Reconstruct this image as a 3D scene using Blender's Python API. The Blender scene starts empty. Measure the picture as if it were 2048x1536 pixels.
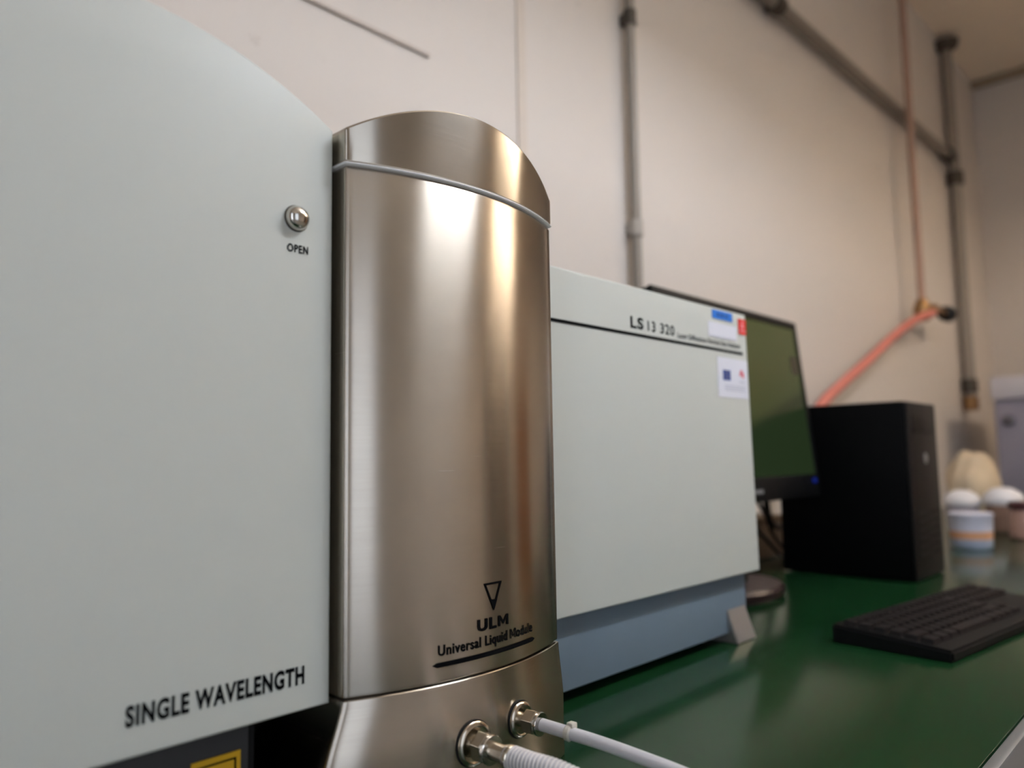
import bpy, bmesh, math, random
from math import sin, cos, pi, radians, sqrt, atan2
from mathutils import Vector, Matrix
random.seed(7)
SC = bpy.context.scene
COL = SC.collection

# ------------------------------------------------------------------ materials
def lin(c):
    return tuple((v / 255 / 12.92) if v / 255 <= .04045 else ((v / 255 + .055) / 1.055) ** 2.4 for v in c) + (1,)

def mat(name, rgb, rough=.5, metal=0., spec=.5, bump=0., bscale=200., var=0., vscale=6., coat=0., emis=None, estr=0., trans=0., ior=1.45, sss=0., stretch=None):
    m = bpy.data.materials.new(name); m.use_nodes = True
    nt = m.node_tree; b = nt.nodes['Principled BSDF']
    col = lin(rgb)
    b.inputs['Base Color'].default_value = col
    b.inputs['Roughness'].default_value = rough
    b.inputs['Metallic'].default_value = metal
    b.inputs['Specular IOR Level'].default_value = spec
    b.inputs['Coat Weight'].default_value = coat
    b.inputs['Transmission Weight'].default_value = trans
    b.inputs['IOR'].default_value = ior
    if sss:
        b.inputs['Subsurface Weight'].default_value = sss
        b.inputs['Subsurface Radius'].default_value = (.01, .01, .01)
    if emis:
        b.inputs['Emission Color'].default_value = lin(emis); b.inputs['Emission Strength'].default_value = estr
    tc = nt.nodes.new('ShaderNodeTexCoord')
    src = tc.outputs['Object']
    if stretch:
        mp = nt.nodes.new('ShaderNodeMapping'); mp.inputs['Scale'].default_value = stretch
        nt.links.new(src, mp.inputs['Vector']); src = mp.outputs['Vector']
    if var:
        n = nt.nodes.new('ShaderNodeTexNoise'); n.inputs['Scale'].default_value = vscale; n.inputs['Detail'].default_value = 4
        nt.links.new(src, n.inputs['Vector'])
        mx = nt.nodes.new('ShaderNodeMix'); mx.data_type = 'RGBA'
        mx.inputs[6].default_value = tuple(v * (1 - var) for v in col[:3]) + (1,)
        mx.inputs[7].default_value = tuple(min(1, v * (1 + var)) for v in col[:3]) + (1,)
        nt.links.new(n.outputs['Fac'], mx.inputs[0]); nt.links.new(mx.outputs[2], b.inputs['Base Color'])
    if bump:
        n2 = nt.nodes.new('ShaderNodeTexNoise'); n2.inputs['Scale'].default_value = bscale; n2.inputs['Detail'].default_value = 3
        nt.links.new(src, n2.inputs['Vector'])
        bp = nt.nodes.new('ShaderNodeBump'); bp.inputs['Strength'].default_value = bump; bp.inputs['Distance'].default_value = .002
        nt.links.new(n2.outputs['Fac'], bp.inputs['Height']); nt.links.new(bp.outputs['Normal'], b.inputs['Normal'])
    return m

def brushed(name, rgb, rough, aniso, streak=.12):
    """brushed stainless steel, grain running horizontally"""
    m = mat(name, rgb, rough, 1.0)
    nt = m.node_tree; b = nt.nodes['Principled BSDF']
    tc = nt.nodes.new('ShaderNodeTexCoord')
    mp = nt.nodes.new('ShaderNodeMapping'); mp.inputs['Scale'].default_value = (14, 14, 1500)
    nt.links.new(tc.outputs['Object'], mp.inputs['Vector'])
    n = nt.nodes.new('ShaderNodeTexNoise'); n.inputs['Scale'].default_value = 1; n.inputs['Detail'].default_value = 3
    nt.links.new(mp.outputs['Vector'], n.inputs['Vector'])
    r = nt.nodes.new('ShaderNodeMapRange'); r.inputs[3].default_value = rough - streak; r.inputs[4].default_value = rough + streak
    nt.links.new(n.outputs['Fac'], r.inputs[0]); nt.links.new(r.outputs[0], b.inputs['Roughness'])
    # faint smudges
    n3 = nt.nodes.new('ShaderNodeTexNoise'); n3.inputs['Scale'].default_value = 28; n3.inputs['Detail'].default_value = 5
    nt.links.new(tc.outputs['Object'], n3.inputs['Vector'])
    mx = nt.nodes.new('ShaderNodeMix'); mx.data_type = 'RGBA'; c = lin(rgb)
    mx.inputs[6].default_value = tuple(v * .9 for v in c[:3]) + (1,); mx.inputs[7].default_value = tuple(v * 1.06 for v in c[:3]) + (1,)
    nt.links.new(n3.outputs['Fac'], mx.inputs[0]); nt.links.new(mx.outputs[2], b.inputs['Base Color'])
    bp = nt.nodes.new('ShaderNodeBump'); bp.inputs['Strength'].default_value = .008; bp.inputs['Distance'].default_value = .0003
    nt.links.new(n.outputs['Fac'], bp.inputs['Height']); nt.links.new(bp.outputs['Normal'], b.inputs['Normal'])
    tg = nt.nodes.new('ShaderNodeTangent'); tg.direction_type = 'RADIAL'; tg.axis = 'Z'
    nt.links.new(tg.outputs[0], b.inputs['Tangent'])
    b.inputs['Anisotropic'].default_value = aniso
    b.inputs['Anisotropic Rotation'].default_value = 0.25
    return m

def wall_material():
    m = mat('plaster', (205, 197, 189), .75, bump=.15, bscale=60, var=.03, vscale=2.2)
    nt = m.node_tree; b = nt.nodes['Principled BSDF']
    old = b.inputs['Base Color'].links[0].from_socket
    tc = nt.nodes.new('ShaderNodeTexCoord')
    n = nt.nodes.new('ShaderNodeTexNoise'); n.inputs['Scale'].default_value = 26; n.inputs['Detail'].default_value = 6; n.inputs['Roughness'].default_value = .7
    nt.links.new(tc.outputs['Object'], n.inputs['Vector'])
    r = nt.nodes.new('ShaderNodeMapRange'); r.inputs[1].default_value = .63; r.inputs[2].default_value = .72; r.inputs[3].default_value = 0; r.inputs[4].default_value = .3
    nt.links.new(n.outputs['Fac'], r.inputs[0])
    mx = nt.nodes.new('ShaderNodeMix'); mx.data_type = 'RGBA'; mx.inputs[7].default_value = lin((150, 132, 120))
    nt.links.new(r.outputs[0], mx.inputs[0]); nt.links.new(old, mx.inputs[6]); nt.links.new(mx.outputs[2], b.inputs['Base Color'])
    return m

M = {}
M['wall'] = wall_material()
M['ceiling'] = mat('ceiling_paint', (238, 222, 202), .8, bump=.1, var=.03)
M['floor'] = mat('floor_tile', (150, 146, 138), .45, var=.06)
M['paint'] = mat('cabinet_paint', (195, 199, 193), .42, bump=.05, bscale=900, spec=.4)
M['base'] = mat('base_paint', (104, 120, 134), .5, bump=.05, bscale=900)
M['dark_base'] = mat('dark_bay', (34, 33, 34), .5)
M['steel'] = brushed('brushed_steel', (186, 177, 165), .25, .9, .045)
M['polished'] = brushed('polished_steel', (188, 180, 168), .2, .8, .04)
M['chrome'] = mat('chrome', (205, 200, 192), .14, 1.0)
M['nickel'] = mat('nickel', (196, 186, 170), .2, 1.0)
M['black'] = mat('black_print', (7, 8, 10), .7, spec=.06)
M['gap'] = mat('shadow_gap_rubber', (12, 12, 13), .8)
M['bench'] = mat('green_worktop', (17, 49, 25), .17, spec=.5, var=.12, vscale=3, bump=.03, bscale=25)
M['trim'] = mat('edge_trim', (150, 152, 152), .35, .6)
M['white'] = mat('white_plastic', (226, 224, 226), .4)
M['pipe'] = mat('grey_pipe', (138, 130, 120), .5, .2)
M['pipe_dark'] = mat('dark_fitting', (74, 67, 58), .5, .3)
M['cream'] = mat('cream_paint', (200, 188, 176), .6)
M['copper'] = mat('pinkish_pipe', (166, 136, 119), .5)
M['brass'] = mat('brass', (150, 116, 78), .4, .8)
M['red'] = mat('red_hose', (200, 118, 104), .5)
M['black_plastic'] = mat('black_plastic', (8, 8, 9), .5, spec=.3)
M['tower_side'] = mat('black_steel', (2, 2, 3), .6, spec=.12)
M['tower_front'] = mat('charcoal_plastic', (19, 17, 17), .5, spec=.25)
M['key'] = mat('key_plastic', (22, 18, 19), .5, spec=.3)
M['cable'] = mat('cable', (12, 12, 12), .5)

def screen_material():
    m = mat('screen', (6, 8, 6), .2, spec=.25, emis=(80, 84, 44), estr=.30)
    nt = m.node_tree; b = nt.nodes['Principled BSDF']
    tc = nt.nodes.new('ShaderNodeTexCoord'); sx = nt.nodes.new('ShaderNodeSeparateXYZ')
    nt.links.new(tc.outputs['Generated'], sx.inputs[0])
    # olive above, darker green below, the edge between them rising to the right
    mul = nt.nodes.new('ShaderNodeMath'); mul.operation = 'MULTIPLY'; mul.inputs[1].default_value = -.5
    add = nt.nodes.new('ShaderNodeMath'); add.operation = 'ADD'
    nt.links.new(sx.outputs['X'], mul.inputs[0]); nt.links.new(mul.outputs[0], add.inputs[0]); nt.links.new(sx.outputs['Z'], add.inputs[1])
    rp = nt.nodes.new('ShaderNodeValToRGB')
    e = rp.color_ramp.elements
    e[0].position = 0; e[0].color = lin((36, 50, 28)); e[1].position = 1; e[1].color = lin((74, 82, 40))
    for p, c in ((.02, (38, 50, 30)), (.1, (62, 72, 42)), (.3, (70, 76, 44))):
        k = e.new(p); k.color = lin(c)
    nt.links.new(add.outputs[0], rp.inputs[0]); nt.links.new(rp.outputs[0], b.inputs['Emission Color'])
    return m
M['screen'] = screen_material()

# ------------------------------------------------------------------ geometry helpers
def box(bm, x0, x1, y0, y1, z0, z1, bev=0., seg=2):
    r = bmesh.ops.create_cube(bm, size=1)
    vs = r['verts']
    for v in vs:
        v.co = Vector((x0 + (v.co.x + .5) * (x1 - x0), y0 + (v.co.y + .5) * (y1 - y0), z0 + (v.co.z + .5) * (z1 - z0)))
    if bev:
        es = list({e for v in vs for e in v.link_edges})
        bmesh.ops.bevel(bm, geom=es, offset=bev, segments=seg, affect='EDGES', profile=.5, clamp_overlap=True)
    return vs

def rbox(x0, x1, y0, y1, z0, z1, bev=0., seg=2):
    bm = bmesh.new(); box(bm, x0, x1, y0, y1, z0, z1, bev, seg); return bm

def frame(d):
    d = Vector(d).normalized()
    a = Vector((0, 0, 1)) if abs(d.z) < .9 else Vector((1, 0, 0))
    u = d.cross(a).normalized(); v = u.cross(d).normalized()
    return d, u, v

def lathe(bm, origin, axis, prof, n=32, phase=0., caps=True):
    """prof: list of (distance along axis, radius)"""
    d, u, v = frame(axis); o = Vector(origin); rings = []
    for (t, r) in prof:
        rings.append([bm.verts.new(o + d * t + (u * cos(2 * pi * k / n + phase) + v * sin(2 * pi * k / n + phase)) * r) for k in range(n)])
    for a, b in zip(rings, rings[1:]):
        for k in range(n):
            bm.faces.new((a[k], a[(k + 1) % n], b[(k + 1) % n], b[k]))
    if caps:
        bm.faces.new(rings[0][::-1]); bm.faces.new(rings[-1])
    return bm

def tube(bm, pts, rad, n=14, caps=True):
    pts = [Vector(p) for p in pts]; rings = []
    d0, u, v = frame(pts[1] - pts[0])
    for i, p in enumerate(pts):
        t = ((pts[min(i + 1, len(pts) - 1)] - pts[max(i - 1, 0)])).normalized()
        u = (u - t * u.dot(t)).normalized(); v = t.cross(u)
        r = rad(i) if callable(rad) else rad
        rings.append([bm.verts.new(p + (u * cos(2 * pi * k / n) + v * sin(2 * pi * k / n)) * r) for k in range(n)])
    for a, b in zip(rings, rings[1:]):
        for k in range(n):
            bm.faces.new((a[k], a[(k + 1) % n], b[(k + 1) % n], b[k]))
    if caps:
        bm.faces.new(rings[0][::-1]); bm.faces.new(rings[-1])
    return bm

def spline(ctrl, per=12):
    P = [Vector(c) for c in ctrl]; P = [P[0] * 2 - P[1]] + P + [P[-1] * 2 - P[-2]]; out = []
    for i in range(1, len(P) - 2):
        for k in range(per):
            t = k / per; a, b, c, d = P[i - 1:i + 3]
            out.append(.5 * ((2 * b) + (c - a) * t + (2 * a - 5 * b + 4 * c - d) * t * t + (3 * b - a - 3 * c + d) * t ** 3))
    out.append(P[-2]); return out

def prism(bm, poly, y0, y1, bev=0., seg=2):
    """polygon in (x,z), extruded along y"""
    a = [bm.verts.new((x, y0, z)) for x, z in poly]; b = [bm.verts.new((x, y1, z)) for x, z in poly]
    n = len(poly)
    f = bm.faces.new(a); g = bm.faces.new(b[::-1]); fs = [f, g]
    for k in range(n):
        fs.append(bm.faces.new((a[k], b[k], b[(k + 1) % n], a[(k + 1) % n])))
    bmesh.ops.recalc_face_normals(bm, faces=fs)
    if bev:
        bmesh.ops.bevel(bm, geom=list(f.edges), offset=bev, segments=seg, affect='EDGES', profile=.5)
    return bm

def wloc(o):
    p = Vector((0, 0, 0))
    while o: p += o.location; o = o.parent
    return p

def obj(name, bm, material, parent=None, smooth=True, local=False, angle=35):
    me = bpy.data.meshes.new(name)
    bmesh.ops.recalc_face_normals(bm, faces=bm.faces[:])
    if parent is not None and not local:
        bmesh.ops.translate(bm, verts=bm.verts[:], vec=-wloc(parent))
    bm.to_mesh(me); bm.free()
    me.materials.append(material)
    if smooth:
        for p in me.polygons: p.use_smooth = True
        try: me.set_sharp_from_angle(angle=radians(angle))
        except Exception: pass
    o = bpy.data.objects.new(name, me); COL.objects.link(o)
    if parent is not None: o.parent = parent
    return o

def tag(o, label, cat, group=None, kind=None):
    o['label'] = label; o['category'] = cat
    if group: o['group'] = group
    if kind: o['kind'] = kind
    return o

def thing(name, label, cat, loc=(0, 0, 0), group=None, rz=0.):
    o = bpy.data.objects.new(name, None); o.empty_display_size = .05; COL.objects.link(o)
    o.location = loc; o.rotation_euler.z = rz
    return tag(o, label, cat, group)

def struct(name, bm, material, label=None, parent=None, smooth=False):
    o = obj(name, bm, material, parent, smooth)
    if parent is None:
        o['kind'] = 'structure'
        if label: o['label'] = label; o['category'] = name.split('_')[0]
    return o

# lettering: flat outlines of the built-in face, M drawn by hand so that it can be emboldened
def glyphs(s, bold=0., track=1.):
    c = bpy.data.curves.new('glyphs', 'FONT'); c.body = s; c.size = 1; c.offset = bold; c.space_character = track
    c.resolution_u = 6
    o = bpy.data.objects.new('glyphs', c); COL.objects.link(o)
    dg = bpy.context.evaluated_depsgraph_get(); dg.update()
    me = bpy.data.meshes.new_from_object(o.evaluated_get(dg))
    vs = [(v.co.x, v.co.y) for v in me.vertices]; fs = [tuple(p.vertices) for p in me.polygons]
    bpy.data.objects.remove(o); bpy.data.curves.remove(c); bpy.data.meshes.remove(me)
    return vs, fs

def width(s, track=1.):
    v, f = glyphs(s, 0, track); return max(p[0] for p in v)

def lettering(s, bold=0., track=1.):
    V, F = [], []; x = 0.
    for i, part in enumerate(s.split('M')):
        if i:
            t = .078 + bold; h = .70; w = .76   # an upright M with a full-depth V
            x += .06
            q = [(0, 0), (t * 1.25, 0), (t * 1.25, h - t * 1.9), (w / 2, t * .6), (w - t * 1.25, h - t * 1.9), (w - t * 1.25, 0), (w, 0), (w, h), (w - t * 1.3, h), (w / 2, t * 2.6), (t * 1.3, h), (0, h)]
            b = len(V); V += [(x + px, py) for px, py in q]
            F += [tuple(b + k for k in f) for f in ((0, 1, 2, 11), (11, 2, 10), (10, 2, 3), (10, 3, 9), (9, 3, 4), (9, 4, 8), (8, 4, 7), (7, 4, 5), (7, 5, 6))]
            x += w + .08
        if part.strip() == '':
            continue
        v, f = glyphs(part, bold, track); b = len(V)
        V += [(x + px, py) for px, py in v]; F += [tuple(b + k for k in q) for q in f]
        x += max(p[0] for p in v) + (.07 if not part.endswith(' ') else .34)
    x0 = min(p[0] for p in V); x1 = max(p[0] for p in V)
    return [((px - x0) / (x1 - x0), py) for px, py in V], F

def print_text(name, s, place, parent, material, bold=0., track=1., cap=.70):
    """place(u, v): u 0..1 along the line, v 0..1 baseline to cap height -> world point"""
    V, F = lettering(s, bold, track)
    bm = bmesh.new(); vs = [bm.verts.new(place(u, y / cap)) for u, y in V]
    for f in F:
        try: bm.faces.new([vs[k] for k in f])
        except ValueError: pass
    return obj(name, bm, material, parent, smooth=False)

# ------------------------------------------------------------------ the room
XL, XR, YF, YB, ZF, ZC = -2.0, 4.95, -2.6, 1.0, -.9, 2.34
T = .12
struct('floor', rbox(XL - T, XR + T, YF - T, YB + T, ZF - T, ZF), M['floor'])
struct('ceiling', rbox(XL - T, XR + T, YF - T, YB + T, ZC, ZC + T), M['ceiling'])
struct('wall_back', rbox(XL - T, XR + T, YB, YB + T, ZF, ZC), M['wall'])
struct('wall_right', rbox(XR, XR + T, YF, YB, ZF, ZC), M['wall'])
bm = bmesh.new(); SW = (-1.35, -.75, -.75, 2.0)
box(bm, XL - T, XL, YF, SW[0], ZF, ZC); box(bm, XL - T, XL, SW[1], YB, ZF, ZC); box(bm, XL - T, XL, SW[0], SW[1], ZF, SW[2]); box(bm, XL - T, XL, SW[0], SW[1], SW[3], ZC)
struct('wall_left', bm, M['wall'])
# front wall with an opening for an added, unseen glowing pane
WIN = [(-1.35, .1, -.75, 2.15)]
def front_wall():
    bm = bmesh.new(); xs = XL - T
    for (a, b, c, d) in WIN:
        box(bm, xs, a, YF - T, YF, ZF, ZC); box(bm, a, b, YF - T, YF, ZF, c); box(bm, a, b, YF - T, YF, d, ZC); xs = b
    box(bm, xs, XR + T, YF - T, YF, ZF, ZC); return bm
struct('wall_front', front_wall(), M['wall'])
M['fill_pane'] = mat('added_fill_pane', (230, 236, 240), .3, emis=(222, 234, 252), estr=.5)  # unseen pane added to glow as a cool fill and show in the steel
for k, (a, b, c, d) in enumerate(WIN):
    bm = bmesh.new(); m_ = (a + b) / 2
    for q in ((a, a + .06, c, d), (b - .06, b, c, d), (m_ - .04, m_ + .04, c, d), (a, b, c, c + .06), (a, b, d - .06, d)):
        box(bm, q[0], q[1], YF - .09, YF - .02, q[2], q[3])
    w = struct('added_window_%d' % (k + 1), bm, M['white'])
    obj('added_window_pane', rbox(a + .06, b - .06, YF - .07, YF - .055, c + .06, d - .06), M['fill_pane'], w, False)
bm = bmesh.new()
for q in ((SW[0], SW[0] + .05, SW[2], SW[3]), (SW[1] - .05, SW[1], SW[2], SW[3]), (SW[0], SW[1], SW[2], SW[2] + .05), (SW[0], SW[1], SW[3] - .05, SW[3])):
    box(bm, XL - .09, XL - .02, q[0], q[1], q[2], q[3])
w = struct('added_window_2', bm, M['white'])
obj('added_window_pane', rbox(XL - .07, XL - .055, SW[0] + .05, SW[1] - .05, SW[2] + .05, SW[3] - .05), mat('added_bright_pane', (230, 236, 240), .3, emis=(228, 238, 255), estr=1.3), w, False)  # second unseen pane, added for the bright line on the steel edge
struct('trim_1', rbox(4.89, XR, YF, YB, 2.305, ZC, .006), mat('brown_strip', (150, 134, 112), .7))  # brown strip along the ceiling edge of the right wall
# faint raised line in the plaster and a painted-over batten
struct('trim_2', rbox(.30, .855, YB - .006, YB, .953, .961, .002), mat('old_paint_ridge', (190, 178, 168), .7))
struct('trim_3', rbox(1.083, 1.108, YB - .004, YB, .0, ZC, .0015), M['cream'])

# unseen lamps added to light the scene, reflectors dimming the upper wall
M['shade'] = mat('white_enamel', (220, 218, 212), .5)
for k, (x, y, ZL, hl, e, c) in enumerate(((1.25, -.45, 1.72, .32, 80., (236, 243, 255)), (3.4, -1.0, 2.12, .66, 34., (255, 236, 214)))):
    L = thing('added_lamp', ('short added lamp out of view in front of the bench', 'long warm added lamp out of view over the far aisle')[k], 'lamp', (x, y, ZC), 'added lamps')
    bm = bmesh.new(); w1, w2, dz = .034, .13, .085
    a = [bm.verts.new(p) for p in ((x - hl - 0.02, y - w1, ZL), (x + hl + 0.02, y - w1, ZL), (x + hl + 0.02, y + w1, ZL), (x - hl - 0.02, y + w1, ZL))]
    b = [bm.verts.new(p) for p in ((x - hl - 0.04, y - w2, ZL - dz), (x + hl + 0.04, y - w2, ZL - dz), (x + hl + 0.04, y + w2, ZL - dz), (x - hl - 0.04, y + w2, ZL - dz))]
    for q in range(4): bm.faces.new((a[q], a[(q + 1) % 4], b[(q + 1) % 4], b[q]))
    sh = obj('reflector', bm, M['shade'], L, False)
    md = sh.modifiers.new('thickness', 'SOLIDIFY'); md.thickness = .002
    bm = bmesh.new(); tube(bm, [(x - hl, y, ZL - .035), (x + hl, y, ZL - .035)], .02, 16)
    obj('tube', bm, mat('added_lamp_tube', (255, 250, 240), .4, emis=c, estr=e), L)
    for dx in (-hl, hl):
        bm = bmesh.new(); lathe(bm, (x + dx, y + .03, ZL), (0, 0, 1), [(.0005, .004), (ZC - ZL, .004)], 8); obj('cable', bm, M['trim'], L)

# ------------------------------------------------------------------ bench
bt = thing('workbench', 'long laboratory bench with a glossy green worktop', 'bench', (1.4, .6, ZF))
obj('worktop', rbox(-.9, 4.6, .175, YB - .003, -.035, 0, .002), M['bench'], bt)
obj('edge_strip', rbox(-.9, 4.6, .163, .1745, -.036, -.0005, .003), M['trim'], bt)
for x in (-.8, .9, 2.6, 4.4):
    for y in (.22, .9): obj('leg', rbox(x, x + .06, y, y + .06, ZF, -.0365), M['trim'], bt, False)

# ------------------------------------------------------------------ the analyser
DL, DR, YBK = .45, .505, .775
an = thing('particle_size_analyzer', 'pale grey laser particle size analyser with arched left cover on the green bench', 'analyser', (.5, .62, 0))
ZB = .0912
# left cover: arched top
cx, cz, RR = .150, .2428, .2793
xr = .2972
arch = [(xr, ZB)]
a1 = atan2(sqrt(RR * RR - (xr - cx) ** 2), xr - cx)
for k in range(33):
    a = a1 + (pi - 2 * a1) * k / 32
    arch.append((cx + RR * cos(a), cz + RR * sin(a)))
arch.append((cx - (xr - cx), ZB))
bm = prism(bmesh.new(), arch, DL, YBK, .0022, 3)
left = obj('left_cover', bm, M['paint'], an)
right_poly = [(.5225, .0905), (1.0275, .0893), (1.0165, .4455), (.5225, .4455)]
bm = prism(bmesh.new(), right_poly, DR, YBK, .0022, 3)
right = obj('right_cover', bm, M['paint'], an)
obj('middle_cover', rbox(.2985, .5215, .565, YBK, .0912, .47, .002), M['paint'], an)
# bases
bm = prism(bmesh.new(), [(.534, .013), (1.0125, .013), (1.0125, .0885), (.534, .0885)], .52, .76, .0015, 2)
obj('base', bm, M['base'], an)
bm = bmesh.new(); box(bm, .01, .2540, .475, .76, .013, .0905, .0015)
bl = obj('base', bm, mat('graphite_base', (62, 63, 66), .5), an)
obj('docking_bay', rbox(.2620, .533, .565, .76, .005, .0905), M['dark_base'], an, False)
bm = bmesh.new(); box(bm, .2543, .2590, .478, .75, .013, .0905)
obj('seam_strip', bm, M['gap'], an, False)
for x in (.03, .22):
    bm = bmesh.new(); lathe(bm, (x, .5, 0.0), (0, 0, 1), [(0, .012), (.0128, .014)], 20); obj('foot', bm, M['gap'], an)
# wedge foot on the right
bm = bmesh.new()
v = [bm.verts.new(p) for p in ((.957, .5195, .0445), (1.0075, .5195, .0445), (1.0125, .5065, .0005), (.9605, .5065, .0005), (.957, .56, .0445), (1.0075, .56, .0445), (1.0125, .56, .0005), (.9605, .56, .0005))]
for f in ((0, 1, 2, 3), (4, 7, 6, 5), (0, 4, 5, 1), (3, 2, 6, 7), (0, 3, 7, 4), (1, 5, 6, 2)): bm.faces.new([v[k] for k in f])
bmesh.ops.bevel(bm, geom=bm.edges[:], offset=.0012, segments=2, affect='EDGES')
ft = obj('foot', bm, mat('satin_aluminium', (176, 172, 168), .4, .7), an); ft['label'] = 'bare metal wedge foot'
# yellow warning label on the left base
lx0, lx1 = .2165, .2478
bm = rbox(lx0, lx1, .4738, .4749, .030, .0700)
wl = obj('warning_label', bm, mat('yellow_label', (226, 176, 34), .5), an, False)
bm = bmesh.new(); yl = .4736
for q in ((lx0 + .003, lx1 - .003, .0655, .0666), (lx0 + .003, lx1 - .003, .034, .0352), (lx0 + .003, lx0 + .0042, .034, .0666), (lx1 - .0042, lx1 - .003, .034, .0666)):
    box(bm, q[0], q[1], yl - .0001, yl + .0003, q[2], q[3])
obj('printed_border', bm, M['black'], wl, False)
# printing on the covers
FL = DL - .0004
print_text('lettering', 'SINGLE WAVELENGTH', lambda u, v: Vector((.1687 + u * .1091, FL, .1087 + v * .0105)), left, M['black'], .038, 1.13)
print_text('lettering', 'OPEN', lambda u, v: Vector((.2620 + u * .0156, FL, .3878 + v * .0051)), left, M['black'], .026, 1.16)
# domed steel button
bx, bz = .2686, .4108
bm = bmesh.new(); lathe(bm, (bx, DL + .001, bz), (0, -1, 0), [(0, .0090), (.0016, .0090), (.0022, .0086)], 40)
bt_ = obj('open_button', bm, mat('button_collar', (84, 78, 72), .35, 1.), left)
R0 = .0084
bm = bmesh.new(); lathe(bm, (bx, DL - .0012, bz), (0, -1, 0), [(0, R0)] + [(R0 * .8 * sin(a), R0 * cos(a)) for a in [radians(6 * k) for k in range(0, 15)]] + [(R0 * .8, .0003)], 40)
obj('button_dome', bm, M['chrome'], bt_)
FR = DR - .0004
obj('stripe', rbox(.524, 1.0034, FR - .0003, FR + .0006, .3872, .3906), M['black'], right, False)
print_text('lettering', 'LS', lambda u, v: Vector((.7325 + u * .0263, FR, .3967 + v * .0127)), right, M['black'], .034, 1.16)
print_text('lettering', '13 320', lambda u, v: Vector((.7680 + u * .0585, FR, .3963 + v * .0121)), right, M['black'], .012, 1.12)
print_text('lettering', 'Laser Diffraction Particle Size Analyzer', lambda u, v: Vector((.8345 + u * .1635, FR, .3949 + u * .0006 + v * .0068)), right, M['black'], .012, 1.06)
def sticker(name, x0, x1, z0, z1, m, y=FR, parent=right, th=.0003):
    return obj(name, rbox(x0, x1, y - th, y + .0003, z0, z1), m, parent, False)
M['st_blue'] = mat('blue_label', (38, 120, 214), .5); M['st_white'] = mat('white_label', (222, 224, 234), .5)
M['st_red'] = mat('red_label', (222, 40, 38), .5); M['st_navy'] = mat('navy_print', (22, 62, 140), .5); M['st_grey'] = mat('grey_print', (176, 180, 196), .5)
M['st_pink'] = mat('red_print', (226, 84, 106), .5); M['st_yel'] = mat('yellow_print', (240, 206, 60), .5); M['st_tape'] = mat('blue_tape_print', (24, 76, 150), .5)
s = sticker('blue_label', .9222, .9770, .4304, .4423, M['st_blue'])
bm = bmesh.new()
for k, w_ in enumerate((.004, .003, .005, .002, .004, .003)): box(bm, .934 + k * .0055, .934 + k * .0055 + w_, FR - .0005, FR - .0002, .4338, .4388)
obj('printed_text', bm, M['st_tape'], s, False)
s = sticker('white_label', .9105, .9872, .4048, .4250, M['st_white'])
bm = bmesh.new(); box(bm, .913, .985, FR - .0005, FR - .0002, .4056, .4064); obj('printed_line', bm, M['st_grey'], s, False)
s = sticker('red_logo_label', .9935, 1.0150, .4162, .4377, M['st_red'], FR - .0004)
bm = bmesh.new(); yy = FR - .0009
lathe(bm, (1.0043, yy + .0003, .4333), (0, -1, 0), [(0, .0012), (.0003, .0012)], 10)
box(bm, 1.0034, 1.0052, yy, yy + .0003, .4272, .4318); box(bm, 1.0005, 1.0028, yy, yy + .0003, .4258, .4276); box(bm, 1.0058, 1.0081, yy, yy + .0003, .4258, .4276)
for k in range(5): box(bm, .9962 + k * .0034, .9986 + k * .0034, yy, yy + .0003, .4206, .4218)
obj('white_emblem', bm, M['st_white'], s, False)
s = sticker('funding_label', .9306, 1.0150, .3256, .3794, M['st_white'])
f = sticker('european_flag', .9447, .9648, .3490, .3626, M['st_navy'], FR - .0004, s)
bm = bmesh.new()
for k in range(12):
    a = 2 * pi * k / 12; lathe(bm, (.95475 + .0043 * cos(a), FR - .0006, .3558 + .0043 * sin(a)), (0, -1, 0), [(0, .0006), (.0002, .0006)], 5)
obj('stars', bm, M['st_yel'], f, False)
bm = bmesh.new(); yy = FR - .0006
for (x, z, w_, h_) in ((.9940, .3612, .005, .004), (.9915, .3570, .004, .005), (.9968, .3566, .006, .005), (.9990, .3542, .004, .003)):
    box(bm, x, x + w_, yy, yy + .0002, z, z + h_)
obj('red_emblem', bm, M['st_pink'], s, False)
bm = bmesh.new()
box(bm, .990, 1.006, yy, yy + .0002, .3478, .3490)
for k in range(3): box(bm, .948, 1.006, yy, yy + .0002, .3352 + k * .003, .3361 + k * .003)
obj('printed_text', bm, M['st_grey'], s, False)

# ------------------------------------------------------------------ liquid module
AX, AY, AR, HW = .4093, .6669, .2503, .1083
def arc(x, off=0.):
    r = AR + off
    return AY - sqrt(max(r * r - (x - AX) ** 2, 0))
lm = thing('liquid_module', 'brushed steel liquid module with a bowed front standing between the two grey covers', 'module', (AX, .5, 0))
def plan(off=0., dl=0., dr=0., back=.56, n=44, rc=.003):
    """outline in x,y: side, rounded corner, bowed front, rounded corner, side"""
    x0, x1 = AX - HW - off - dl, AX + HW + off + dr
    P = [(x0, back)]
    pts = []
    for k in range(n + 1):
        x = x0 + rc + (x1 - x0 - 2 * rc) * k / n
        s = AX + (x - (x0 + x1) / 2) / ((x1 - x0) / 2) * HW
        pts.append((x, arc(s) - off))
    yl = pts[0][1]; yr = pts[-1][1]
    for k in range(7):
        a = pi + (pi / 2 - .42) * k / 7
        P.append((x0 + rc + rc * cos(a), yl + rc * .95 + rc * sin(a)))
    P += pts
    for k in range(1, 8):
        a = 3 * pi / 2 + .42 + (pi / 2 - .42) * k / 7
        P.append((x1 - rc + rc * cos(a), yr + rc * .95 + rc * sin(a)))
    P.append((x1, back))
    return P
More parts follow.
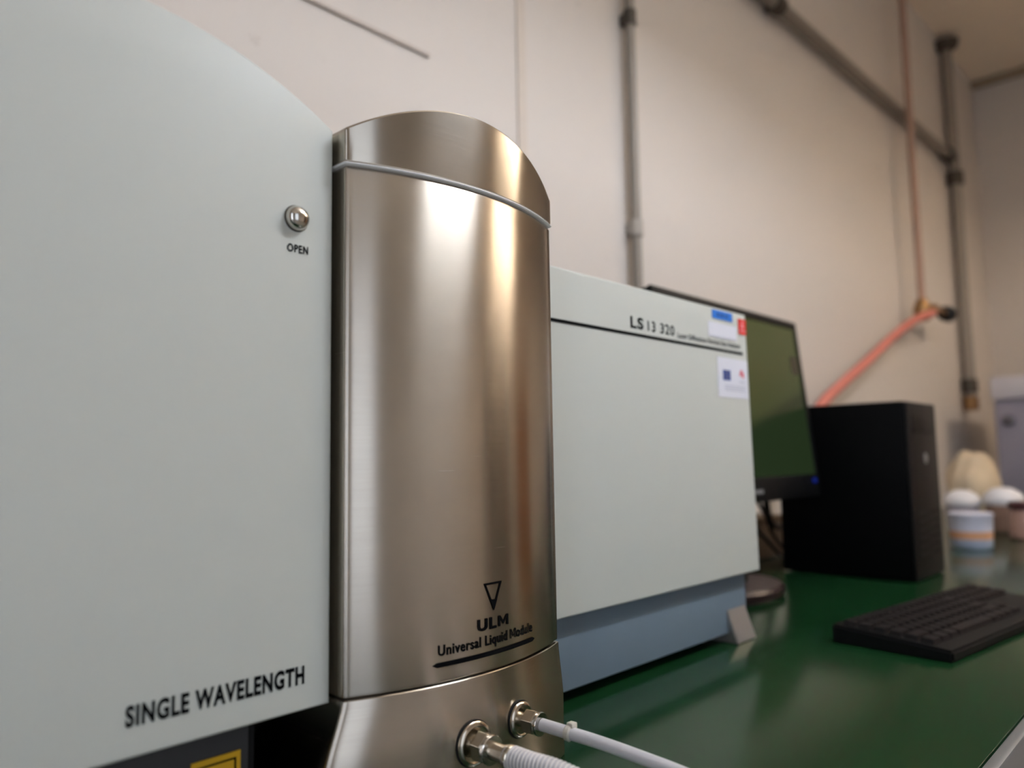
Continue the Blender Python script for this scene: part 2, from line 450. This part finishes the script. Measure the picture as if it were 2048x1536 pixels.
def loft(levels, cap_top=True, cap_bot=True):
    bm = bmesh.new(); rings = []
    for pl, zf in levels:
        rings.append([bm.verts.new((x, y, zf(x) if callable(zf) else zf)) for x, y in pl])
    n = len(rings[0])
    for a, b in zip(rings, rings[1:]):
        for k in range(n):
            bm.faces.new((a[k], a[(k + 1) % n], b[(k + 1) % n], b[k]))
    if cap_bot: bm.faces.new(rings[0][::-1])
    if cap_top: bm.faces.new(rings[-1])
    return bm
ZS, ZR = .0932, .4545
obj('body', loft([(plan(-.0012), ZS + .0012), (plan(-.0002), ZS + .0022), (plan(), ZS + .004), (plan(), ZR - .003), (plan(-.0006), ZR - .0012), (plan(-.0016), ZR - .0004)]), M['steel'], lm)
RT, XT, ZT = .200, .4085, .5125
def ztop(x, d=0.): return ZT - RT + sqrt((RT - d) ** 2 - min(abs(x - XT), .118) ** 2)
obj('cap', loft([(plan(.0002), ZR + .0022), (plan(.0010), ZR + .0030), (plan(.0010), lambda x: ztop(x, .0015)), (plan(.0004), lambda x: ztop(x, .0004)), (plan(-.001), lambda x: ztop(x, 0.))]), M['polished'], lm, angle=18)
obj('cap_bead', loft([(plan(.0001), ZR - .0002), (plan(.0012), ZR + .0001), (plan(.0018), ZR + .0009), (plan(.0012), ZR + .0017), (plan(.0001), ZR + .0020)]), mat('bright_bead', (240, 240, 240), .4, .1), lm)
def skirt_plan(t):
    return plan(.0006 + .002 * t, .013 * t, .001 * t)
obj('skirt', loft([(skirt_plan(1.), 0.001), (skirt_plan(1.), .052), (skirt_plan(.72), .064), (skirt_plan(.36), .077), (skirt_plan(.08), .088), (skirt_plan(0), ZS - .0004), (plan(-.0001), ZS + .0002)]), M['steel'], lm)
# printed mark and text on the bowed front
def onarc(x, z, off=.0005): return Vector((x, arc(x, off), z))
K = 1.0345
def zz(v): return .25 + v * K
tx0, tx1, tzt, tzb, txm = .4065, .4258, zz(-.0893), zz(-.1096), .4166
def tri(pts):
    bm = bmesh.new(); return bm, [bm.verts.new(onarc(*p)) for p in pts]
bm = bmesh.new()
O = [(tx0, tzt), (tx1, tzt), (txm, tzb)]
I = [(tx0 + .0024, tzt - .0014), (tx1 - .0024, tzt - .0014), (txm, tzb + .0040)]
vo = [bm.verts.new(onarc(*p)) for p in O]; vi = [bm.verts.new(onarc(*p)) for p in I]
for k in range(3): bm.faces.new((vo[k], vo[(k + 1) % 3], vi[(k + 1) % 3], vi[k]))
zf = tzb + .0085; hw = (tx1 - tx0) / 2 * (zf - tzb) / (tzt - tzb)
fv = [bm.verts.new(onarc(*p, .0006)) for p in ((txm - hw, zf), (txm + hw, zf), (txm, tzb))]; bm.faces.new(fv)
obj('triangle_emblem', bm, M['black'], lm, False)
print_text('lettering', 'ULM', lambda u, v: onarc(.3998 + u * .0332, zz(-.1213) + v * .0078), lm, M['black'], .040, 1.15)
print_text('lettering', 'Universal Liquid Module', lambda u, v: onarc(.3652 + u * .1003, zz(-.1323) + v * .0070), lm, M['black'], .024, 1.12)
def arcbar(x0, x1, z0, z1, n=30):
    bm = bmesh.new(); r = (z1 - z0) / 2; zc = (z0 + z1) / 2; up, dn = [], []
    for k in range(n + 1):
        x = x0 + (x1 - x0) * k / n; e = min(x - x0, x1 - x)
        h = r if e >= r else sqrt(max(r * r - (r - e) ** 2, 1e-10))
        up.append(bm.verts.new(onarc(x, zc + h))); dn.append(bm.verts.new(onarc(x, zc - h)))
    for k in range(n): bm.faces.new((dn[k], dn[k + 1], up[k + 1], up[k]))
    return bm
obj('printed_bar', arcbar(.3606, .4690, zz(-.1400), zz(-.1368)), M['black'], lm, False)

# hose fittings
def fitting(x, z, s, tail):
    y = arc(x) - .0026
    nx = (x - AX) / AR; d = Vector((nx * .6, -1, 0)).normalized()
    o = Vector((x, y + .0006, z))
    bm = bmesh.new(); lathe(bm, o, d, [(-.003, .0128 * s), (.0012, .0128 * s)], 40)
    fl = obj('hose_fitting', bm, M['gap'], lm)
    bm = bmesh.new(); lathe(bm, o, d, [(.0012, .0116 * s), (.0014, .0122 * s), (.0030, .0122 * s), (.0042, .0112 * s), (.0046, .0100 * s), (.0036, .0092 * s), (.0034, .007 * s)], 48)
    obj('flange', bm, M['nickel'], fl)
    bm = bmesh.new(); lathe(bm, o, d, [(.003, .0050 * s), (.0075, .0050 * s)], 24)
    obj('spigot', bm, M['nickel'], fl)
    bm = bmesh.new(); R_ = .0086 * s
    lathe(bm, o, d, [(.0072, R_ * .88), (.0082, R_), (.0172, R_), (.0178, R_ * .93)], 6, .35)
    bmesh.ops.bevel(bm, geom=bm.edges[:], offset=.0003, segments=1, affect='EDGES')
    obj('hex_nut', bm, M['nickel'], fl, True, angle=20)
    bm = bmesh.new(); lathe(bm, o, d, [(.0176, .0074 * s), (.0182, .0080 * s), (.0205, .0080 * s), (.0212, .0076 * s), (.0214, .0050 * s)], 36)
    obj('collar', bm, M['chrome'], fl)
    if tail:
        bm = bmesh.new(); lathe(bm, o, d, [(.021, .0050 * s), (.034, .0048 * s), (.0345, .0056 * s), (.0362, .0056 * s), (.0367, .0046 * s), (.045, .0046 * s)], 28)
        obj('hose_tail', bm, M['nickel'], fl)
    return o, d
o1, d1 = fitting(.3925, .0490, 1.26, True)
o2, d2 = fitting(.4425, .0528, 1.08, False)
# braided hose
st = o1 + d1 * .0355
ctrl = [st, st + d1 * .02, st + d1 * .045 + Vector((.004, 0, -.001)), st + d1 * .085 + Vector((.014, 0, -.010)), st + d1 * .13 + Vector((.030, 0, -.023)), st + d1 * .17 + Vector((.050, 0, -.0305)), st + d1 * .22 + Vector((.08, 0, -.033))]
P = spline(ctrl, 16)
hz = thing('braided_hose', 'clear ribbed hose on the larger steel fitting of the liquid module', 'hose', tuple(st))
def hose_r(i): return .0070 + .0005 * min(i, 6) / 6
M['hose_clear'] = mat('clear_hose', (226, 224, 232), .18, trans=.35, ior=1.35, spec=.6)
M['hose_rib'] = mat('hose_rib', (236, 232, 230), .25, trans=.15)
obj('hose_wall', tube(bmesh.new(), P, hose_r, 24), M['hose_clear'], hz)
# helical rib
def helix(P, rad, pitch, ph=0.):
    acc = [0.]
    for a, b in zip(P, P[1:]): acc.append(acc[-1] + (b - a).length)
    out = []; d0, u, v = frame(P[1] - P[0]); i = 0; s = 0.; n = 14
    frames = []
    for k, p in enumerate(P):
        t = (P[min(k + 1, len(P) - 1)] - P[max(k - 1, 0)]).normalized(); u = (u - t * u.dot(t)).normalized(); frames.append((u.copy(), t.cross(u)))
    while s < acc[-1]:
        while acc[i + 1] < s: i += 1
        f = (s - acc[i]) / (acc[i + 1] - acc[i]); p = P[i].lerp(P[i + 1], f); u = frames[i][0].lerp(frames[i + 1][0], f); v = frames[i][1].lerp(frames[i + 1][1], f)
        a = 2 * pi * s / pitch + ph
        out.append(p + (u * cos(a) + v * sin(a)) * rad); s += pitch / n
    return out
obj('spiral_rib', tube(bmesh.new(), helix(P[4:], .0076, .0030), .00085, 6), M['hose_rib'], hz)
bm = bmesh.new(); lathe(bm, st + d1 * .0015, d1, [(0, .0074), (.0008, .0080), (.0034, .0080), (.0042, .0074)], 32)
box(bm, st.x - .0035, st.x + .002, st.y - .0055, st.y - .002, st.z - .0125, st.z - .0078, .0006)
obj('hose_clamp', bm, M['nickel'], hz)
# plain tube with a cable tie
s2 = o2 + d2 * .0216
ctrl2 = [s2, s2 + d2 * .02 + Vector((0, 0, -.0008)), s2 + d2 * .05 + Vector((.004, 0, -.004)), s2 + d2 * .095 + Vector((.012, 0, -.012)), s2 + d2 * .14 + Vector((.022, 0, -.022)), s2 + d2 * .2 + Vector((.06, 0, -.040)), s2 + d2 * .23 + Vector((.11, 0, -.0455))]
P2 = spline(ctrl2, 12)
tb = thing('plastic_tube', 'milky plastic tube on the smaller steel fitting of the liquid module', 'tube', tuple(s2))
obj('tube_wall', tube(bmesh.new(), P2, .0046, 20), mat('milky_tube', (226, 224, 228), .3, trans=.25, sss=.2), tb)
p = P2[14]; dd = (P2[15] - P2[13]).normalized()
bm = bmesh.new(); lathe(bm, p - dd * .002, dd, [(-.001, .0047), (0, .0056), (.003, .0058), (.004, .0048)], 20)
q = p + Vector((.0018, -.001, .0052)); box(bm, q.x - .003, q.x + .003, q.y - .003, q.y + .003, q.z - .0025, q.z + .0022, .001)
obj('cable_tie', bm, mat('nylon_tie', (220, 214, 202), .4, trans=.2), tb)

# ------------------------------------------------------------------ monitor
mx0, mx1, mY = 1.015, 1.536, .65
mo = thing('monitor', 'black flat monitor showing an olive green screen behind the analyser', 'monitor', (1.27, .70, 0))
tilt = radians(6.0)
def mt(bm):
    """lean the screen back about its lower edge"""
    piv = Vector((0, .641, .163)); R_ = Matrix.Rotation(-tilt, 4, 'X')
    for q in bm.verts: q.co = piv + R_ @ (q.co - piv)
    return bm
bm = bmesh.new(); y0 = .641; h1 = .526
Wm = (1.045, 1.595)
box(bm, Wm[0], Wm[1], y0 + .006, y0 + .045, .163, h1, .006)
obj('rear_shell', mt(bm), M['black_plastic'], mo)
bm = bmesh.new()
for q in ((Wm[0], Wm[0] + .012, .163, h1), (Wm[1] - .012, Wm[1], .163, h1), (Wm[0], Wm[1], h1 - .016, h1), (Wm[0], Wm[1], .163, .2076)):
    box(bm, q[0], q[1], y0, y0 + .008, q[2], q[3], .002)
obj('bezel', mt(bm), M['black_plastic'], mo)
scn = obj('screen', mt(rbox(Wm[0] + .011, Wm[1] - .011, y0 + .003, y0 + .0055, .2055, h1 - .011)), M['screen'], mo, False)
bm = bmesh.new(); box(bm, 1.545, 1.576, y0 + .002, y0 + .0029, .412, .450)
obj('desktop_widget', mt(bm), mat('screen_dark_widget', (20, 18, 16), .3, emis=(52, 46, 34), estr=.3), scn, False)
bm = bmesh.new(); box(bm, 1.560, 1.576, y0 - .0015, y0 + .001, .190, .199, .0005)
obj('power_light', mt(bm), mat('blue_led', (10, 20, 70), .3, emis=(8, 26, 110), estr=.3), mo)
bm = bmesh.new()
for k in range(6): box(bm, 1.285 + k * .0085, 1.291 + k * .0085, y0 - .0008, y0 + .0002, .178, .185)
obj('maker_mark', mt(bm), mat('silver_print', (150, 150, 152), .4, .3), mo, False)
obj('stand_neck', rbox(1.235, 1.315, .668, .70, .02, .36, .006), M['black_plastic'], mo)
bm = bmesh.new(); lathe(bm, (1.275, .715, 0), (0, 0, 1), [(0, .118), (.006, .122), (.016, .122), (.022, .116)], 40)
for q in bm.verts: q.co.x = 1.275 + (q.co.x - 1.275) * 1.12; q.co.y = .715 + (q.co.y - .715) * .95
obj('stand_base', bm, mat('dark_red_brown_plastic', (44, 30, 30), .3), mo)

# ------------------------------------------------------------------ computer tower
tw = thing('computer_tower', 'black computer tower standing on the bench right of the monitor', 'computer', (1.70, .6, 0))
tx0, tx1, ty0, ty1, tz = 1.612, 1.800, .476, .740, .3475
obj('case', rbox(tx0, tx1, ty0 + .006, ty1, .002, tz, .004), M['tower_side'], tw)
obj('front_panel', rbox(tx0 + .001, tx1 - .001, ty0, ty0 + .0058, .002, tz - .001, .003), M['tower_front'], tw)
obj('optical_drive', rbox(tx0 + .025, tx1 - .025, ty0 - .0015, ty0 + .002, .285, .322, .001), M['black_plastic'], tw)
bm = bmesh.new(); lathe(bm, (tx0 + .1, ty0 + .001, .235), (0, -1, 0), [(0, .011), (.002, .011), (.003, .009)], 24)
obj('power_button', bm, M['trim'], tw)
bm = bmesh.new()
for k in range(6): box(bm, tx0 + .03, tx1 - .03, ty0 - .0012, ty0 + .001, .045 + k * .016, .052 + k * .016)
obj('intake_grille', bm, M['black_plastic'], tw, False)
for (x, y) in ((tx0 + .02, ty0 + .04), (tx1 - .02, ty0 + .04), (tx0 + .02, ty1 - .03), (tx1 - .02, ty1 - .03)):
    bm = bmesh.new(); lathe(bm, (x, y, 0), (0, 0, 1), [(0, .01), (.0019, .011)], 16); obj('foot', bm, M['gap'], tw)

# ------------------------------------------------------------------ keyboard
kb = thing('keyboard', 'black computer keyboard lying on the green bench in front of the tower', 'keyboard', (1.035, .272, 0), rz=radians(-7))
def kbm(bm): return bm
KL, KW = .44, .150
bm = bmesh.new()
v = [bm.verts.new(p_) for p_ in ((0, 0, .0), (KL, 0, .0), (KL, KW, .0), (0, KW, .0), (0, 0, .014), (KL, 0, .014), (KL, KW, .024), (0, KW, .024))]
for f in ((3, 2, 1, 0), (4, 5, 6, 7), (0, 1, 5, 4), (1, 2, 6, 5), (2, 3, 7, 6), (3, 0, 4, 7)): bm.faces.new([v[k] for k in f])
bmesh.ops.bevel(bm, geom=bm.edges[:], offset=.003, segments=2, affect='EDGES')
obj('case', bm, M['black_plastic'], kb, local=True)
proto = {}
def key(w):
    if w in proto: return proto[w].copy()
    bm = bmesh.new(); b = [bm.verts.new(p_) for p_ in ((0, 0, 0), (w, 0, 0), (w, .017, 0), (0, .017, 0), (.002, .002, .006), (w - .002, .002, .006), (w - .002, .015, .006), (.002, .015, .006))]
    for f in ((3, 2, 1, 0), (4, 5, 6, 7), (0, 1, 5, 4), (1, 2, 6, 5), (2, 3, 7, 6), (3, 0, 4, 7)): bm.faces.new([b[k] for k in f])
    o = obj('key', bm, M['key'], None, False); proto[w] = o; return o
rows = [[.0172] * 22, [.0172] * 13 + [.0362] + [.0172] * 7, [.0262] + [.0172] * 12 + [.0272] + [.0172] * 7, [.0312] + [.0172] * 11 + [.0412], [.0412] + [.0172] * 10 + [.0502] + [.0172], [.0242] * 3 + [.115] + [.0242] * 4]
slope = math.atan2(.010, KW)
for r, row in enumerate(rows):
    x = .010; y = KW - .028 - r * .0195
    for w in row:
        if x + w > KL - .008: break
        o = key(w)
        if o.name not in COL.objects: COL.objects.link(o)
        o.parent = kb; o.location = (x, y, .0142 + y * .010 / KW); o.rotation_euler = (slope, 0, 0)
        x += w + .0018

# ------------------------------------------------------------------ cables behind the monitor
for k, (pts, r, lab) in enumerate((
    ([(1.50, .74, .27), (1.60, .77, .19), (1.655, .79, .128), (1.70, .80, .088), (1.775, .80, .070), (1.84, .80, .006)], .0075, 'thick black cable sagging from the monitor to behind the tower'),
    ([(1.50, .755, .19), (1.615, .775, .115), (1.655, .778, .070), (1.70, .775, .036), (1.76, .765, .0048)], .0042, 'thin black cable slanting down lowest beside the tower'),
    ([(1.52, .78, .22), (1.60, .815, .16), (1.66, .825, .090), (1.73, .83, .050), (1.80, .825, .0052), (1.87, .83, .0052)], .0046, 'thin black cable hanging between the thick one and the lowest one'))):
    tag(obj('cable', tube(bmesh.new(), spline(pts, 10), r, 10), M['cable'], None), lab, 'cable', 'cables behind the monitor')
bx_ = thing('cardboard_box', 'low brown box against the wall behind the monitor cables', 'box', (1.78, .905, 0))
obj('box_body', rbox(1.66, 1.88, .86, .97, .001, .085, .002), mat('brown_card', (84, 70, 56), .8), bx_)
obj('box_lid', rbox(1.655, 1.885, .855, .975, .0855, .098, .002), mat('brown_card_lid', (98, 82, 64), .8), bx_)

# ------------------------------------------------------------------ pipes on the wall
def vpipe(name, label, x, z0, z1, r, m, y=None, cat='pipe'):
    y = YB - r - .012 if y is None else y
    t = thing(name, label, cat, (x, y, z0))
    bm = bmesh.new(); lathe(bm, (x, y, z0), (0, 0, 1), [(0, r), (z1 - z0, r)], 20); obj('pipe', bm, m, t)
    return t, y
def clip(t, x, y, z, r, m=None):
    bm = bmesh.new(); lathe(bm, (x, y, z), (0, 0, 1), [(-.018, r * 1.02), (-.018, r * 1.35), (.018, r * 1.35), (.018, r * 1.02)], 20)
    box(bm, x - r * .8, x + r * .8, y, YB - .0005, z - .012, z + .012)
    return obj('pipe_clip', bm, m or M['pipe_dark'], t)
t, y = vpipe('conduit', 'straight grey vertical conduit on the wall above the low grey cover', 1.452, .03, 2.29, .0115, M['pipe'])
clip(t, 1.452, y, 1.268, .0115)
c1 = clip(t, 1.452, y, .765, .0115, mat('pale_clip', (164, 156, 146), .6))
GX = 3.415
t, y = vpipe('gas_pipe', 'thin pinkish vertical pipe on the wall ending in a brass tap', GX, .86, 2.29, .015, M['copper'], .925)
clip(t, GX, y, 2.235, .016, M['brass'])
va = bmesh.new(); lathe(va, (GX, y, .775), (0, 0, 1), [(0, .02), (.01, .03), (.05, .034), (.075, .026), (.09, .02)], 20)
lathe(va, (GX, y, .82), (0, -1, 0), [(0, .022), (.05, .02), (.06, .014)], 16)
vo_ = obj('brass_tap', va, M['brass'], t)
bm = bmesh.new(); tube(bm, [(GX + .01, y - .03, .822), (GX + .1, y - .03, .835), (GX + .21, y - .03, .829)], .012, 12)
obj('tap_lever', bm, M['brass'], vo_)
bm = bmesh.new(); lathe(bm, (GX + .2, y - .03, .829), (1, 0, .03), [(0, .016), (.01, .032), (.06, .034), (.075, .02)], 16)
obj('lever_knob', bm, M['black_plastic'], vo_)
hp = [(GX - .02, y - .045, .80), (3.255, y - .02, .762), (3.0, y - .015, .672), (2.70, y - .015, .553), (2.45, y - .015, .457), (2.28, y - .015, .385), (2.10, y - .03, .27), (1.98, y - .06, .12), (1.95, y - .1, .02)]
tag(obj('gas_hose', tube(bmesh.new(), spline(hp, 10), .016, 12), M['red'], None), 'red hose slanting from the brass tap down behind the tower', 'hose')
t, y3 = vpipe('conduit', 'tall grey vertical conduit near the far corner of the wall', 4.245, .475, 2.26, .026, M['pipe'])
bm = bmesh.new(); lathe(bm, (4.245, y3, 2.255), (0, 0, 1), [(0, .03), (.02, .055), (.05, .06), (.06, .04)], 20)
obj('top_fitting', bm, M['pipe_dark'], t)
for z, s in ((1.595, 1.5), (.56, 1.35), (.475, 1.3)):
    bm = bmesh.new(); lathe(bm, (4.245, y3, z), (0, 0, 1), [(-.035, .026 * 1.0), (-.03, .026 * s), (.03, .026 * s), (.035, .026)], 20)
    obj('coupling', bm, M['pipe_dark'] if z > .5 else M['brass'], t)
t = thing('conduit', 'grey horizontal conduit running high along the wall to the tall vertical one', 'pipe', (3.2, YB - .03, 1.7))
yc = YB - .034
bm = bmesh.new(); tube(bm, [(1.9, yc, 1.629), (2.29, yc, 1.645), (3.2, yc, 1.670), (4.19, yc, 1.695)], .021, 16); obj('pipe', bm, M['pipe'], t)
bm = bmesh.new(); tube(bm, [(4.12, yc, 1.6935), (4.195, yc, 1.695)], .033, 16); obj('elbow', bm, M['pipe_dark'], t)
bm = bmesh.new(); tube(bm, [(2.22, yc, 1.6418), (2.27, yc, 1.6442)], .029, 16); obj('coupling', bm, M['pipe_dark'], t)
obj_b = bmesh.new(); box(obj_b, 2.235, 2.255, yc, YB - .0005, 1.63, 1.66); obj('pipe_clip', obj_b, M['pipe_dark'], t, False)

# ------------------------------------------------------------------ clutter at the far end of the bench
cu = thing('tub', 'white tub with an orange band nearest on the bench beyond the keyboard', 'tub', (2.28, .537, 0))
bm = bmesh.new(); lathe(bm, (2.28, .537, 0), (0, 0, 1), [(0, .044), (.004, .047), (.024, .048)], 32); obj('tub_base', bm, mat('pale_blue_plastic', (170, 180, 200), .4), cu)
bm = bmesh.new(); lathe(bm, (2.28, .537, 0), (0, 0, 1), [(.0242, .0482), (.044, .0492)], 32); obj('label_band', bm, mat('orange_band', (214, 160, 120), .5), cu)
bm = bmesh.new(); lathe(bm, (2.28, .537, 0), (0, 0, 1), [(.0442, .0490), (.080, .050), (.083, .052), (.088, .052), (.090, .048)], 32); obj('tub_wall', bm, mat('tub_white', (206, 206, 220), .4), cu)
def bowl(x, y, z0, r, h, label, m, name='lidded_tub'):
    t = thing(name, label, 'tub', (x, y, z0), 'white tubs at the far end of the bench')
    bm = bmesh.new(); lathe(bm, (x, y, z0), (0, 0, 1), [(0, r * .8), (.004, r * .86), (h * .62, r * .97)], 32); obj('tub_body', bm, m, t)
    bm = bmesh.new(); lathe(bm, (x, y, z0), (0, 0, 1), [(h * .6, r * 1.0), (h * .64, r * 1.06), (h * .74, r * 1.06), (h * .86, r * .9), (h * .97, r * .5), (h, r * .15)], 32); obj('tub_lid', bm, M['white'], t)
    return t
bowl(2.80, .68, 0, .050, .125, 'white lidded tub close beside the black tower', mat('tub_grey', (168, 160, 170), .5))
bowl(2.80, .565, 0, .053, .135, 'white round-lidded tub at the right edge beyond the orange-banded tub', mat('tub_tan', (150, 120, 104), .5))
jr = thing('jar', 'small dark jar with a tan label at the right edge of the bench', 'jar', (2.60, .475, 0))
bm = bmesh.new(); lathe(bm, (2.60, .475, 0), (0, 0, 1), [(0, .036), (.004, .04), (.07, .04), (.08, .034)], 24); obj('jar_body', bm, mat('tan_jar', (160, 126, 112), .4), jr)
bm = bmesh.new(); lathe(bm, (2.60, .475, 0), (0, 0, 1), [(.0802, .036), (.084, .041), (.1, .041), (.103, .036)], 24); obj('jar_lid', bm, mat('maroon_lid', (70, 34, 38), .4), jr)
# beige sack
bm = bmesh.new(); bmesh.ops.create_icosphere(bm, subdivisions=4, radius=1)
for q in bm.verts:
    n_ = q.co.normalized(); w = 1 + .08 * sin(5 * n_.x + 3 * n_.z) + .05 * sin(9 * n_.y + 4 * n_.x)
    q.co = Vector((3.24 + .10 * n_.x * w, .745 + .085 * n_.y * w, max(.001, .115 + .125 * n_.z * w)))
tag(obj('paper_sack', bm, mat('beige_paper', (206, 188, 160), .8, var=.04), None), 'beige bulging sack between the tower and the grey cabinet', 'sack')
# pale cabinet / oven
ov = thing('lab_oven', 'grey-lilac boxy oven with a white top at the far end of the bench', 'oven', (4.2, .6, 0))
obj('oven_body', rbox(3.90, 4.52, .38, .797, .02, .466, .01), mat('lilac_grey_paint', (150, 146, 160), .5), ov)
obj('oven_top', rbox(3.88, 4.54, .36, .803, .4665, .565, .012), mat('oven_white', (206, 202, 208), .5), ov)
bm = bmesh.new(); lathe(bm, (3.8995, .745, .375), (-1, 0, 0), [(0, .024), (.012, .024), (.016, .018)], 20); obj('knob', bm, mat('grey_knob', (96, 92, 98), .5), ov)
for x in (3.95, 4.47):
    for y_ in (.42, .76):
        bm = bmesh.new(); lathe(bm, (x, y_, 0), (0, 0, 1), [(0, .02), (.0205, .02)], 14); obj('foot', bm, M['gap'], ov)

# ------------------------------------------------------------------ door and cupboard added on the unseen side, for their bands in the steel
d1_ = struct('added_door_1', rbox(XR - .03, XR - .001, -1.75, -.85, ZF, 1.2, .004), mat('added_oak_door', (156, 104, 60), .5))
cb = thing('added_cupboard', 'added dark cupboard, unseen, reflected as a dark band in the steel', 'cupboard', (4.0, -2.3, ZF))
obj('cupboard_body', rbox(3.45, 4.6, YF + .002, -2.1, ZF + .001, 1.5, .004), mat('dark_brown_wood', (62, 50, 40), .5), cb)
obj('door', rbox(3.46, 4.02, -2.0995, -2.08, ZF + .05, 1.49, .003), mat('dark_brown_door', (70, 57, 46), .5), cb)
obj('door', rbox(4.03, 4.59, -2.0995, -2.08, ZF + .05, 1.49, .003), mat('dark_brown_door_leaf', (70, 57, 46), .5), cb)

# ------------------------------------------------------------------ camera, world
cam = bpy.data.cameras.new('camera'); co = bpy.data.objects.new('camera', cam); COL.objects.link(co)
yaw, pitch, roll = radians(46.58), radians(5.4), radians(-.89)
f_ = Vector((sin(yaw) * cos(pitch), cos(yaw) * cos(pitch), sin(pitch)))
r0 = Vector((cos(yaw), -sin(yaw), 0)); u0 = r0.cross(f_)
r_ = r0 * cos(roll) + u0 * sin(roll); u_ = -r0 * sin(roll) + u0 * cos(roll)
co.matrix_world = Matrix(((r_.x, u_.x, -f_.x, 0), (r_.y, u_.y, -f_.y, 0), (r_.z, u_.z, -f_.z, .25), (0, 0, 0, 1)))
cam.sensor_width = 36; cam.lens = 1550 / 2048 * 36
cam.clip_start = .02
cam.dof.use_dof = True; cam.dof.focus_distance = .62; cam.dof.aperture_fstop = 3.4
SC.camera = co
wd = bpy.data.worlds.new('world'); SC.world = wd; wd.use_nodes = True
wd.node_tree.nodes['Background'].inputs[0].default_value = (.5, .6, .8, 1); wd.node_tree.nodes['Background'].inputs[1].default_value = .3
vs = SC.view_settings; vs.view_transform = 'Standard'; vs.look = 'None'; vs.gamma = 1; vs.use_curve_mapping = False
vs.exposure = 1.45
